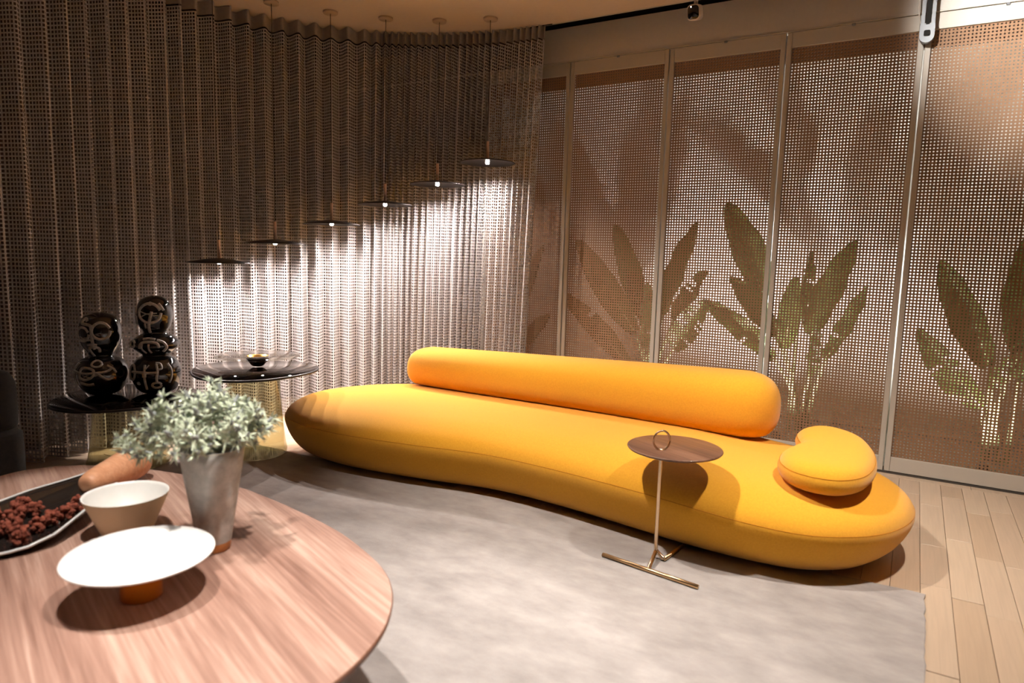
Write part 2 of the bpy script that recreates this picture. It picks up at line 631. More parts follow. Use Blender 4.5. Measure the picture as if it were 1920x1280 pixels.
# small security camera under the ceiling
t = empty('security_camera', (-1.325, 4.36, 2.835))
t.rotation_euler = (R(14), 0, R(-4))
tag(t, 'small white security camera with black face under the ceiling', 'camera')
def rrect(w, h, r, n=6):
    o_ = []
    for cx, cy, a0 in ((w - r, h - r, 0), (-w + r, h - r, 90), (-w + r, -h + r, 180), (w - r, -h + r, 270)):
        for k in range(n + 1):
            a = R(a0 + 90 * k / n)
            o_.append((cx + r * math.cos(a), cy + r * math.sin(a)))
    return o_
v, f = prism_vf(rrect(.042, .046, .026), [(.008, -.038), (.002, -.030), (0, .030), (.004, .036)])
v = [(p[0], -p[2], p[1]) for p in v]
link('housing', pyd('housing', v, f), M['cam_white'], t, True)
v, f = prism_vf(rrect(.036, .040, .022), [(0, .034), (.002, .040)])
v = [(p[0], -p[2], p[1]) for p in v]
link('face_plate', pyd('face_plate', v, f), M['cam_black'], t, True)
tube('status_light', [(-.012, -.040, .032), (-.012, -.042, .032)], .003, M['glow'], t, 8)
tube('mount', [(.004, .0, .04), (.006, .012, .09), (.006, .042, .160)], .013, M['cam_white'], t, 10)

# ------------------------------------------------------------------ garden: strelitzia plants and uplights
def leaf_me(base, tip, width, face, bow=.06, tears=0, seed=0, fold=.28):
    rg = random.Random(seed)
    b, t = np.array(base, float), np.array(tip, float)
    d = t - b
    Ln = np.linalg.norm(d)
    d /= Ln
    n = np.array(face, float)
    n -= d * (n @ d)
    n /= np.linalg.norm(n)
    lat = np.cross(d, n)
    nt, ns = 22, 8
    torn = {(rg.randrange(5, nt - 3), rg.choice((-1, 1))) for _ in range(tears)}
    V, Fc = [], []
    for i in range(nt + 1):
        s = i / nt
        w = width * (math.sin(math.pi * min(1, s * .92 + .05)) ** .62) * (1 - .25 * s)
        if i == nt:
            w = width * .06
        c = b + d * Ln * s + n * bow * Ln * (4 * s * (1 - s)) * -.5 + lat * 0
        for k in range(-ns // 2, ns // 2 + 1):
            q = k / (ns / 2)
            wav = .012 * math.sin(s * 19 + k + seed) * abs(q)
            V.append(c + lat * q * w * .5 + n * (abs(q) * w * fold + wav))
    m_ = ns + 1
    for i in range(nt):
        for k in range(ns):
            side = -1 if k < ns / 2 else 1
            if (i, side) in torn and (k in (0, 1, 2) or k in (ns - 1, ns - 2, ns - 3)):
                continue
            Fc.append((i * m_ + k, i * m_ + k + 1, (i + 1) * m_ + k + 1, (i + 1) * m_ + k))
    return pyd('leaf', V, Fc)

def strelitzia(base, leaves, label, seed):
    t = empty('strelitzia_plant', base)
    tag(t, label, 'plant', 'strelitzia plants behind the screens')
    B = Vector(base)
    rg = random.Random(seed)
    for i, (lb, lt, w, fc, bow, tears) in enumerate(leaves):
        me = leaf_me(Vector(lb) - B, Vector(lt) - B, w * 1.28, fc, bow, tears, seed * 10 + i)
        lf = link('leaf', me, M['leaf'], t)
        P0 = Vector((rg.uniform(-.07, .07), rg.uniform(-.05, .05), 0))
        P1 = Vector(lb) - B
        tp = Vector(lt) - B
        mid = P0.lerp(P1, .55) + Vector((P0.x - P1.x, P0.y - P1.y, 0)) * .12
        tube('stem', catmull([P0, mid, P1], 8), lambda s: .021 * (1 - .62 * s), M['petiole'], t, 8)
        # pale midrib is part of the leaf
        d = (tp - P1)
        nrm = Vector(fc)
        nrm = (nrm - d.normalized() * nrm.dot(d.normalized())).normalized()
        path = [P1 + d * s - nrm * bow * d.length * (4 * s * (1 - s)) * .5 - nrm * .004 for s in np.linspace(0, .97, 10)]
        tube('midrib', path, lambda s: .0075 * (1 - .8 * s), M['petiole'], lf, 6)
    return t

F1, F2, F3, F4 = (.1, -1, .25), (.55, -.8, .1), (-.5, -.8, .2), (.85, -.5, .1)
strelitzia((-1.876, 5.585, 0.020), [
    ((-1.813, 5.522, 0.836), (-1.539, 5.480, 1.616), .22, F3, .05, 0),
    ((-2.034, 5.501, 0.689), (-2.582, 5.438, 1.469), .20, F1, -.06, 0),
    ((-2.002, 5.585, 0.794), (-2.318, 5.628, 1.616), .18, F2, .04, 0),
    ((-1.707, 5.501, 0.815), (-1.433, 5.417, 1.237), .17, F3, .10, 4),
    ((-1.686, 5.480, 0.583), (-1.412, 5.375, 1.005), .20, F1, .12, 6),
    ((-2.066, 5.459, 0.415), (-2.687, 5.375, 1.005), .16, F2, -.08, 1),
    ((-1.960, 5.501, 0.562), (-1.981, 5.585, 1.110), .16, F4, .04, 3),
], 'strelitzia with broad dark leaves behind the dull brown screen, left of the brightest plant', 3)
strelitzia((-0.696, 5.564, 0.020), [
    ((-1.001, 5.501, 1.047), (-1.328, 5.459, 1.764), .24, F2, .05, 0),
    ((-0.885, 5.438, 0.583), (-1.433, 5.354, 1.005), .15, F2, -.06, 1),
    ((-0.906, 5.522, 0.752), (-1.265, 5.480, 1.195), .16, F2, .04, 0),
    ((-0.759, 5.543, 0.900), (-0.706, 5.606, 1.405), .13, F4, .04, 2),
    ((-0.653, 5.522, 0.773), (-0.390, 5.501, 1.490), .22, F3, .06, 0),
    ((-0.527, 5.417, 0.626), (-0.285, 5.332, 1.174), .12, F3, .12, 1),
    ((-0.822, 5.459, 0.668), (-0.780, 5.459, 1.216), .15, F1, .02, 0),
    ((-0.632, 5.417, 0.478), (-0.611, 5.375, 0.857), .14, F4, .08, 4),
], 'bright uplit strelitzia behind the screen, just above the yellow bean cushion', 5)
strelitzia((0.548, 5.501, 0.020), [
    ((0.464, 5.438, 0.668), (0.126, 5.375, 1.363), .20, F3, .07, 0),
    ((0.443, 5.417, 0.394), (0.032, 5.332, 0.900), .18, F3, -.05, 3),
    ((0.611, 5.480, 0.773), (0.632, 5.417, 1.616), .26, F1, .03, 0),
    ((0.632, 5.501, 0.583), (0.843, 5.480, 1.300), .20, F3, .05, 1),
    ((0.485, 5.480, 0.520), (0.548, 5.375, 0.752), .14, F2, .1, 6),
], 'strelitzia with two dark paddle leaves behind the screen at the right frame edge', 8)
strelitzia((-3.183, 5.533, 0.020), [
    ((-3.183, 5.480, 0.689), (-2.909, 5.438, 1.426), .20, F3, .05, 0),
    ((-3.140, 5.438, 0.436), (-2.782, 5.354, 0.794), .18, F3, .10, 0),
    ((-3.267, 5.501, 0.668), (-3.583, 5.501, 1.405), .20, F2, .05, 1),
    ((-3.225, 5.522, 0.878), (-3.204, 5.564, 1.616), .20, F1, .03, 0),
], 'shadowy strelitzia behind the dark screen strip beside the curtain edge', 11)
for i, (x, y) in enumerate([u[:2] for u in UPL]):
    lathe('uplight', [(0, .022), (.030, .022), (.034, .03), (.034, .07), (.026, .072), (.022, .05), (0, .05)], M['uplight'], None, 20, (x, y, 0))
    tag(COL.objects[-1], ['small black garden uplight left of the bright strelitzia stems', 'small black garden uplight at the foot of the bright strelitzia',
        'small black garden uplight at the foot of the plant at the right edge', 'small black garden uplight under the broad dark leaves',
        'small black garden uplight beside the curtain edge', 'small black garden uplight below the screen joint right of the bean cushion'][i], 'lamp', 'garden uplights behind the screens')

# ------------------------------------------------------------------ curtain
cp = [(-4.4, .3), (-4.4, 1.0), (-4.4, 1.8), (-4.4, 2.5), (-4.395, 3.05), (-4.30, 3.42), (-4.04, 3.84), (-3.71, 4.17), (-3.346, 4.392), (-2.947, 4.532), (-2.50, 4.59)]
path = np.array(catmull(cp, 60))
seg = np.r_[0, np.cumsum(np.hypot(*np.diff(path, axis=0).T))]
Ltot = seg[-1]
ss = np.linspace(0, Ltot, 6000)
px_, py_ = np.interp(ss, seg, path[:, 0]), np.interp(ss, seg, path[:, 1])
tx, ty = np.gradient(px_, ss), np.gradient(py_, ss)
nx, ny = ty, -tx
dense = np.clip((ss - (Ltot - 1.55)) / .35, 0, 1)
dense = dense * dense * (3 - 2 * dense)
lam = .122 * (1 - dense) + .052 * dense
rs = np.random.RandomState(4)
jit = np.interp(ss, np.linspace(0, Ltot, 70), rs.uniform(.82, 1.2, 70))
phase = np.cumsum(2 * np.pi / (lam * jit)) * (ss[1] - ss[0])
amp = (.056 * (1 - dense) + .036 * dense) * np.interp(ss, np.linspace(0, Ltot, 60), rs.uniform(.75, 1.15, 60))
dphi = np.interp(ss, np.linspace(0, Ltot, 90), rs.uniform(-1, 1, 90))
tilt = np.interp(ss, np.linspace(0, Ltot, 40), rs.uniform(-.012, .012, 40))
off = amp * np.sin(phase)
fx, fy = px_ + nx * off, py_ + ny * off
fl_ = np.r_[0, np.cumsum(np.hypot(np.diff(fx), np.diff(fy)))]
PU, PV = .0215, .0235
ncol = int(fl_[-1] / PU)
nrow = int(2.905 / PV)
def fab(u, z):
    """fabric coordinates -> world (vectorised)"""
    s = np.interp(u, fl_, ss)
    ph = np.interp(u, fl_, phase)
    a = np.interp(u, fl_, amp)
    h = 1 - z / 2.92
    dp = np.interp(u, fl_, dphi)
    ph2 = ph + dp * .9 * np.sin(np.pi * h * .8 + dp * 2) * h
    a2 = a * (1 + .18 * h * np.sin(dp * 3))
    o_ = a2 * np.sin(ph2) + np.interp(u, fl_, np.interp(ss, ss, tilt)) * h * 2
    sx, sy = np.interp(s, ss, px_), np.interp(s, ss, py_)
    ex, ey = np.interp(s, ss, nx), np.interp(s, ss, ny)
    lean = np.clip((s - (Ltot - 1.6)) / 1.6, 0, 1) * -.10 * h
    gx, gy = np.interp(s, ss, tx), np.interp(s, ss, ty)
    return sx + ex * o_ + gx * lean, sy + ey * o_ + gy * lean
uw, vw = PU * .42, PV * .38
us = np.sort(np.r_[np.arange(ncol) * PU - uw / 2, np.arange(ncol) * PU + uw / 2] + .004 + uw)
vs = np.sort(np.r_[np.arange(nrow) * PV - vw / 2, np.arange(nrow) * PV + vw / 2] + .022)
UU, VV = np.meshgrid(us, vs, indexing='ij')
X_, Y_ = fab(UU, VV)
# weave: warp and weft sit slightly proud of each other
verts = np.stack([X_, Y_, VV], -1).reshape(-1, 3)
nu, nv = len(us), len(vs)
I, J = np.meshgrid(np.arange(nu - 1), np.arange(nv - 1), indexing='ij')
keep = ~((I % 2 == 1) & (J % 2 == 1))
I, J = I[keep], J[keep]
quads = np.stack([I * nv + J, (I + 1) * nv + J, (I + 1) * nv + J + 1, I * nv + J + 1], -1).astype(np.int32)
me = bpy.data.meshes.new('open_weave_net')
me.vertices.add(len(verts))
me.vertices.foreach_set('co', verts.astype(np.float32).ravel())
me.loops.add(quads.size)
me.loops.foreach_set('vertex_index', quads.ravel())
me.polygons.add(len(quads))
me.polygons.foreach_set('loop_start', np.arange(0, quads.size, 4, dtype=np.int32))
me.polygons.foreach_set('loop_total', np.full(len(quads), 4, dtype=np.int32))
me.update(calc_edges=True)
# black plate added under the ceiling to darken what shows through the curtain
cb = [(px_[i] - nx[i] * .075, py_[i] - ny[i] * .075) for i in range(0, 6000, 120)]
cb += [(-2.45, py_[-1] + .075), (-2.45, 4.592), (XL, 4.592), (XL, .3)]
n = len(cb)
v = [(p[0], min(p[1], 4.592), z) for z in (2.992, 2.9995) for p in cb]
f = [tuple(range(n)), tuple(reversed(range(n, 2 * n)))] + [(i, (i + 1) % n, n + (i + 1) % n, n + i) for i in range(n)]
struct(link('trim_12', pyd('trim_12', v, f), M['black'], None, False))
ct = empty('curtain', (-4.4, 2.5, 0))
tag(ct, 'floor length open weave net curtain in pleats along the curved track', 'curtain')
o = link('open_weave_net', me, M['thread'], ct, True)
o.matrix_parent_inverse = ct.matrix_world.inverted()
o.location = (4.4, -2.5, 0)
o['kind'] = 'stuff'
tu = np.linspace(.004, us[-1], 2600)
v, f = [], []
for zi, z in enumerate((2.905, 2.95, 2.994)):
    a, b = fab(tu, np.full_like(tu, z))
    v += [(p + 4.4, q - 2.5, z) for p, q in zip(a, b)]
n = len(tu)
for k in range(2):
    for i in range(n - 1):
        f.append((k * n + i, k * n + i + 1, (k + 1) * n + i + 1, (k + 1) * n + i))
link('heading_tape', pyd('heading_tape', v, f), M['tape'], ct)

# ------------------------------------------------------------------ pendant lamps
LP = [(-4.122, 2.989, 1.213), (-3.985, 3.351, 1.356), (-3.755, 3.677, 1.510), (-3.478, 3.949, 1.667), (-3.158, 4.169, 1.829), (-2.797, 4.297, 1.989)]
lamp_labels = ['lowest black disc pendant lamp, leftmost in the rising row', 'second lowest black disc pendant lamp, above the glass table with the bowl',
               'third lowest black disc pendant lamp in the rising row', 'fourth lowest black disc pendant lamp in the rising row',
               'second highest black disc pendant lamp in the rising row', 'highest black disc pendant lamp, nearest the curtain edge']
def pendant(x, y, z, label):
    t = empty('pendant_lamp', (x, y, z))
    tag(t, label, 'lamp', 'black disc pendant lamps before the curtain')
    lathe('shade', [(.010, .026), (.03, .025), (.08, .019), (.14, .010), (.19, .002), (.204, -.003), (.205, -.006), (.203, -.008), (.188, -.003), (.13, .004), (.07, .011), (.02, .014), (.010, .014)], M['lamp_black'], t, 64)
    lathe('copper_tube', [(.0, .150), (.0095, .150), (.0105, .146), (.0105, .020), (0, .020)], M['copper'], t, 20)
    lathe('bulb', [(0, .012), (.014, .012), (.0145, -.008), (.012, -.014), (0, -.016)], M['glow'], t, 20)
    tube('cord', [(0, 0, .149), (0, 0, 2.99 - z)], .0022, M['cord'], t, 6)
    lathe('ceiling_rose', [(0, 2.985 - z), (.05, 2.985 - z), (.052, 2.988 - z), (.052, 3.0 - z), (0, 3.0 - z)], M['canopy'], t, 32)
    l = bpy.data.lights.new('lamp_beam', 'SPOT')
    l.energy = 78
    l.spot_size = R(154)
    l.spot_blend = 1
    l.shadow_soft_size = .012
    l.color = (1, .88, .82)
    o = bpy.data.objects.new('lamp_beam', l)
    COL.objects.link(o)
    o.parent = t
    o.location = (0, 0, -.022)
for p, lb in zip(LP, lamp_labels):
    pendant(*p, lb)

# ------------------------------------------------------------------ sofa
ol = [(-3.50, 3.15), (-3.41, 2.92), (-3.15, 2.80), (-2.8, 2.77), (-2.35, 2.83), (-1.9, 2.92), (-1.5, 2.91), (-1.15, 2.865), (-.8, 2.81),
      (-.5, 2.80), (-.25, 2.85), (-.05, 3.0), (.06, 3.22), (.08, 3.45), (.02, 3.66), (-.12, 3.84), (-.35, 3.93), (-.8, 3.97), (-1.7, 3.97),
      (-2.6, 3.97), (-3.05, 3.90), (-3.33, 3.68), (-3.46, 3.42)]
OUT = catmull(ol, 10, True)
def med(p):
    x = min(max(p[0], -2.92), -.50)
    yf = np.interp(x, [-3.0, -2.35, -1.7, -1.15, -.5], [3.35, 3.40, 3.45, 3.40, 3.36])
    return np.array([x, yf])
sf = empty('sofa', (-1.7, 3.4, .012))
tag(sf, 'long mustard yellow curved sofa with rounded bolster back', 'sofa')
def shift(o, t):
    o.location = -Vector(t.location)
    return o
prof = [(9, .030), (.30, .020), (.19, .018), (.135, .030), (.092, .060), (.050, .11), (.018, .175), (0, .240), (.012, .285), (.042, .322),
        (.088, .352), (.145, .376), (.21, .391), (.30, .401), (.40, .405), (9, .406)]
def smooth_prof(p, n=3):
    a = [q for q in p if q[0] < 9]
    b = [tuple(q) for q in catmull(a, n)]
    return [p[0]] + b + [p[-1]]
def seat_z(x, z):
    q = min(max((x + 1.0) / .8, 0), 1)
    return z - .054 * q * q * (3 - 2 * q) * max(0, (z - .05) / .356)
shift(blob('seat', OUT, med, smooth_prof(prof), M['sofa'], sf, seat_z), sf)
# seam along the front
sm = []
for p in OUT:
    c = med(p)
    d = (c - p) / np.linalg.norm(c - p)
    q = p + d * .0028
    sm.append((q[0], q[1], seat_z(q[0], .262)))
shift(tube('seam', sm, .0016, M['seam'], sf, 6, True), sf)
# bolster back
bo = [(-3.02, 3.74), (-2.99, 3.63), (-2.88, 3.585), (-2.4, 3.575), (-1.7, 3.575), (-1.1, 3.545), (-.80, 3.525), (-.66, 3.55), (-.575, 3.63), (-.560, 3.75), (-.61, 3.86), (-.74, 3.94), (-1.1, 3.955), (-1.8, 3.945), (-2.5, 3.93), (-2.88, 3.91), (-2.99, 3.85)]
BO = catmull(bo, 10, True)
def medb(p):
    x = min(max(p[0], -2.86), -.74)
    return np.array([x, 3.755])
bprof = [(9, .02), (.10, .022), (.055, .035), (.022, .065), (.004, .105), (0, .15), (.004, .195), (.022, .238), (.055, .270), (.10, .290), (.14, .298), (9, .302)]
def bz(x, z):
    return .380 - .018 * (x + 3.0) / 2.4 + z * (.93 + .29 * (x + 3.0) / 2.4)
shift(blob('backrest', BO, medb, smooth_prof(bprof), M['sofa'], sf, bz), sf)
# end seam of the bolster
es = []
for a in np.linspace(0, 2 * math.pi, 40, endpoint=False):
    es.append((-.76 + .012 * math.cos(a), 3.757 + .198 * math.cos(a) * .96, bz(-.76, .160 + .1435 * math.sin(a))))

# bean cushion
bn = [(-.445, 3.47), (-.46, 3.58), (-.40, 3.69), (-.29, 3.71), (-.17, 3.62), (-.10, 3.43), (-.085, 3.22), (-.115, 3.05), (-.19, 2.95), (-.29, 2.925), (-.39, 2.96), (-.455, 3.05), (-.475, 3.17), (-.45, 3.28), (-.422, 3.36), (-.428, 3.42)]
BN = catmull(bn, 8, True)
def medp(p):
    y = min(max(p[1], 3.10), 3.56)
    return np.array([np.interp(y, [3.1, 3.3, 3.56], [-.30, -.265, -.32]), y])
cprof = [(9, .006), (.08, .008), (.035, .016), (.010, .036), (0, .064), (.008, .092), (.028, .116), (.060, .130), (.10, .136), (9, .138)]
cu = empty('bean_cushion', (-.285, 3.335, .356))
cu.rotation_euler = (R(2.2), 0, 0)
tag(cu, 'small mustard yellow bean shaped cushion on the right end of the sofa', 'cushion')
o = blob('cushion_body', BN, medp, smooth_prof(cprof), M['sofa'], cu)
o.location = (.29, -3.3, 0)
cs = []
for p in BN:
    c = medp(p)
    d = (c - p) / np.linalg.norm(c - p)
    q = p + d * .0075
    cs.append((q[0], q[1], .092))
o = tube('seam', cs, .0013, M['seam'], cu, 6, True)
o.location = (.29, -3.3, 0)

# ------------------------------------------------------------------ C-shaped side table
t = empty('side_table', (-.876, 2.755, 0))
tag(t, 'small round walnut side table on thin brass stem, pulled up to the sofa', 'table')
TH = .490
o = lathe('table_top', [(0, -.006), (.185, -.006), (.200, 0), (.204, .005), (.203, .008), (.198, .010), (0, .010)], M['walnut_dark'], t, 72, (.032, .085, TH))
tube('stem', catmull([(0, 0, TH - .004), (0, 0, .3), (0, 0, .065), (.004, 0, .050), (.040, -.006, .024)], 6), .0085, M['champagne'], t, 12)
rg_ = [(.0 + .036 * math.cos(a) * .80, .036 * math.cos(a) * .60, TH + .052 + .042 * math.sin(a)) for a in np.linspace(0, 2 * math.pi, 28, endpoint=False)]
tube('ring_handle', rg_, .0045, M['champagne'], t, 8, True)
tube('floor_bar', [(-.200, -.110, .0215), (.235, -.172, .0215)], .0095, M['brass'], t, 10)
tube('cross_bar', catmull([(.018, -.140, .022), (.014, -.10, .034), (.006, -.02, .055)], 6), .0085, M['champagne'], t, 10)
tube('rear_bar', [(.040, -.006, .022), (.075, .24, .022)], .0085, M['brass'], t, 10)

# ------------------------------------------------------------------ coffee table
edge = [(-2.945, 1.05), (-2.972, 1.22), (-2.945, 1.31), (-2.861, 1.41), (-2.70, 1.50), (-2.45, 1.572), (-2.15, 1.605), (-1.946, 1.592), (-1.72, 1.558), (-1.56, 1.526),
        (-1.415, 1.480), (-1.239, 1.402), (-1.122, 1.310), (-1.040, 1.20), (-.992, 1.086), (-.968, .95), (-.968, .75), (-1.0, .50), (-1.09, .25), (-1.25, .05), (-1.5, -.08),
        (-1.9, -.15), (-2.3, -.12), (-2.6, .05), (-2.80, .35), (-2.90, .7)]
EO = catmull(edge, 8, True)
ctb = empty('coffee_table', (-1.95, .75, .012))
tag(ctb, 'large oval walnut coffee table in the lower left foreground', 'table')
v, f = prism_vf(EO, [(.06, .366), (.022, .374), (.002, .384), (0, .396), (.003, .400)])
o = link('table_top', pyd('table_top', v, f), [M['walnut'], M['walnut_edge']], ctb, False)
for p in o.data.polygons:
    if abs(p.normal.z) < .8:
        p.material_index = 1
shift(o, ctb)
o.location.z = 0
lathe('pedestal', [(0, .0), (.36, .0), (.36, .016), (.30, .022), (.16, .08), (.13, .20), (.17, .33), (.28, .366), (0, .366)], M['walnut_dark'], ctb, 48)

TZ = .412   # table top level
# cake stand
t = empty('cake_stand', (-1.64, .938, TZ))
tag(t, 'white marble cake stand on an amber foot on the coffee table', 'stand')
lathe('plate', [(0, .098), (.10, .100), (.150, .104), (.172, .110), (.176, .114), (.174, .117), (.150, .1145), (0, .112)], M['marble'], t, 80)
lathe('foot', [(0, .0005), (.047, .0005), (.049, .003), (.049, .075), (.052, .086), (.060, .099), (0, .099)], M['amber'], t, 48)
# cream bowl
t = empty('conical_bowl', (-2.055, 1.140, TZ))
tag(t, 'cream conical stoneware bowl behind the cake stand', 'bowl')
lathe('outer_wall', [(0, .0005), (.066, .0005), (.070, .004), (.119, .120), (.121, .128)], M['cream'], t, 64)
lathe('inner_wall', [(.121, .128), (.118, .1285), (.114, .120), (.085, .062), (.05, .040), (0, .036)], M['cream_in'], t, 64)
# zinc vase
t = empty('zinc_vase', (-1.734, 1.217, TZ))
tag(t, 'tall tapered zinc vase with copper stained base on the coffee table', 'vase')
lathe('vase_body', [(.0475, .028), (.060, .11), (.074, .20), (.086, .28), (.0905, .312), (.0885, .313), (.083, .28), (.06, .15), (.045, .05), (0, .045)], M['zinc'], t, 56)
lathe('vase_base', [(0, .0005), (.040, .0005), (.044, .004), (.0475, .028)], M['ember'], t, 48)
rw = []
lathe('water_line', [(.0905, .310), (.0915, .313), (.0890, .3145), (.0880, .313)], M['alu'], t, 56)

# sage thistle bouquet: sprigs with spiky heads
def sprig_me(seed):
    rg = random.Random(seed)
    V, Fc, MI = [], [], []
    def add_tube(path, rad, mi, sg=5):
        k = len(Fc)
        tube_vf(path, rad, sg, False, 1., V, Fc)
        MI.extend([mi] * (len(Fc) - k))
    def spike(o_, d, ln, w, mi):
        d = d.normalized()
        a = d.orthogonal().normalized()
        b = d.cross(a)
        rot = rg.uniform(0, 6.28)
        a, b = a * math.cos(rot) + b * math.sin(rot), b * math.cos(rot) - a * math.sin(rot)
        k = len(V)
        p1 = o_ + d * ln * .45 + b * ln * .06
        V.extend([o_ - a * w * .35, o_ + a * w * .35, p1 + a * w, p1 - a * w, o_ + d * ln, p1 + b * w * .5])
        for q in ((0, 1, 2, 5), (0, 5, 3), (3, 5, 4), (5, 2, 4), (0, 3, 2, 1), (3, 4, 2)):
            Fc.append(tuple(k + s for s in q))
            MI.append(mi)
    Ln = rg.uniform(.115, .15)
    top = Vector((rg.uniform(-.02, .02), rg.uniform(-.02, .02), Ln))
    add_tube([Vector((0, 0, 0)), top * .5 + Vector((.006, 0, 0)), top], lambda s: .0026 * (1 - .4 * s), 0)
    heads = [(top, .034)]
    for k in range(rg.randrange(3, 5)):
        s = rg.uniform(.35, .85)
        b0 = top * s
        e = b0 + Vector((rg.uniform(-1, 1), rg.uniform(-1, 1), rg.uniform(.1, .9))).normalized() * rg.uniform(.03, .055)
        add_tube([b0, b0.lerp(e, .5) + Vector((0, 0, .004)), e], .0016, 0)
        heads.append((e, rg.uniform(.020, .032)))
    for (c, r) in heads:
        # cone core
        k = len(Fc)
        tube_vf([c, c + Vector((0, 0, r * .3)), c + Vector((0, 0, r * .65))], lambda s: r * (.26 - .18 * s), 6, False, 1., V, Fc)
        MI.extend([1] * (len(Fc) - k))
        for q in range(16):
            d = Vector((rg.gauss(0, 1), rg.gauss(0, 1), rg.gauss(.15, .5)))
            spike(c, d, r * rg.uniform(.8, 1.35), .0034, 0)
    for q in range(16):
        s = rg.uniform(.1, .9)
        d = Vector((rg.gauss(0, 1), rg.gauss(0, 1), rg.gauss(.4, .5)))
        spike(top * s, d, rg.uniform(.025, .05), .004, 0)
    me = pyd('sprig', V, Fc)
    me.materials.append(M['sage'])
    me.materials.append(M['sage_dark'])
    me.polygons.foreach_set('material_index', MI)
    return me
SPR = [sprig_me(s) for s in range(5)]
bq = empty('thistle_bouquet', (-1.734, 1.217, TZ + .283))
tag(bq, 'bouquet of pale sage green thistle sprigs standing in the zinc vase', 'bouquet')
rg = random.Random(21)
for i in range(34):
    a = i * 2.399 + rg.uniform(-.2, .2)
    rr = math.sqrt((i + .5) / 34)
    tiltq = rr * R(66)
    o = bpy.data.objects.new('sprig', SPR[i % 5])
    COL.objects.link(o)
    o.parent = bq
    o.location = (math.cos(a) * .052 * rr, math.sin(a) * .052 * rr, .03 + .018 * (1 - rr))
    d = Vector((math.cos(a) * math.sin(tiltq), math.sin(a) * math.sin(tiltq), math.cos(tiltq)))
    o.rotation_euler = d.to_track_quat('Z', 'Y').to_euler()
    k = rg.uniform(.90, 1.15)
    o.scale = (k, k, k)
# one long arm hanging out to the left
for (dx, dy, dz, a, el) in ((-.075, -.075, .055, 226, 12), (-.10, -.10, .045, 220, -6), (-.07, -.06, .075, 214, 26), (-.05, -.08, .04, 240, 4)):
    o = bpy.data.objects.new('sprig', SPR[int(abs(a)) % 5])
    COL.objects.link(o)
    o.parent = bq
    o.location = (dx * .6, dy * .6, dz)
    d = Vector((math.cos(R(a)) * math.cos(R(el)), math.sin(R(a)) * math.cos(R(el)), math.sin(R(el))))
    o.rotation_euler = d.to_track_quat('Z', 'Y').to_euler()

# glass scoop tray: long half shell, narrow end towards the glass tables
A = Vector((-2.25, .885, TZ))
Bv = Vector((-2.63, 1.465, TZ))
ax = (Bv - A)
Lx = ax.length
ax.normalize()
sd = ax.cross(Vector((0, 0, 1)))         # to the right of the axis (near side)
tr = empty('glass_tray', A)
tag(tr, 'long dark glass scoop tray at the left edge of the coffee table', 'tray')
nt, na = 30, 22
V, Fc = [], []
rim_l, rim_r = [], []
def sect(s):
    w = np.interp(s, [-.16, -.10, 0, .2, .45, .7, .9, 1.0], [.02, .10, .150, .160, .128, .090, .064, .030])
    hgt = np.interp(s, [-.16, -.10, 0, .2, .45, .7, .9, 1.0], [.010, .016, .034, .056, .052, .038, .030, .024])
    return w, hgt
for i in range(nt + 1):
    s = -.16 + 1.16 * i / nt
    w, h = sect(s)
    c = ax * (s * Lx)
    for k in range(na + 1):
        q = -1 + 2 * k / na
        V.append(c + sd * (w * math.sin(q * math.pi / 2)) + Vector((0, 0, .006 + h * (1 - math.cos(q * math.pi / 2)) ** .9)))
    rim_l.append(V[-na - 1])
    rim_r.append(V[-1])
m_ = na + 1
for i in range(nt):
    for k in range(na):
        Fc.append((i * m_ + k, i * m_ + k + 1, (i + 1) * m_ + k + 1, (i + 1) * m_ + k))
o = link('shell', pyd('shell', V, Fc), M['smoke_glass'], tr)
md = o.modifiers.new('thickness', 'SOLIDIFY')
md.thickness = .005
md.offset = 0
lip = list(reversed(rim_l)) + [V[k] for k in range(1, na)] + rim_r
tube('rim', lip, .0042, M['glass_edge'], tr, 8)

# dried rust-red flower clumps in the tray
def clump_me(seed):
    rg = random.Random(seed)
    bm = bmesh.new()
    for k in range(26):
        d = Vector((rg.gauss(0, 1), rg.gauss(0, 1), rg.gauss(0, .8))).normalized() * rg.uniform(.010, .026)
        bmesh.ops.create_icosphere(bm, subdivisions=1, radius=rg.uniform(.006, .011), matrix=Matrix.Translation(d) @ Matrix.Rotation(rg.random() * 3, 4, 'X') @ Matrix.Diagonal((1, rg.uniform(.6, 1.2), rg.uniform(.6, 1.3), 1)))
    me = bpy.data.meshes.new('dried_flower')
    bm.to_mesh(me)
    bm.free()
    me.materials.append(M['dry'])
    return me
CL = [clump_me(s) for s in range(4)]
rg = random.Random(5)
for i in range(17):
    s = rg.uniform(-.10, .34)
    q = rg.uniform(-.45, .50)
    w, h = sect(s)
    p = A + ax * (s * Lx) + sd * (w * math.sin(q * math.pi / 2)) + Vector((0, 0, .006 + h * (1 - math.cos(q * math.pi / 2)) ** .9 + .028))
    o = bpy.data.objects.new('dried_flower', CL[i % 4])
    COL.objects.link(o)
    o.location = p
    o.rotation_euler = (rg.random() * 6, rg.random() * 6, rg.random() * 6)
    o.scale = (1.05,) * 3
    tag(o, 'rust red dried flower clump lying in the dark glass tray', 'dried flower', 'dried flower clumps in the glass tray')

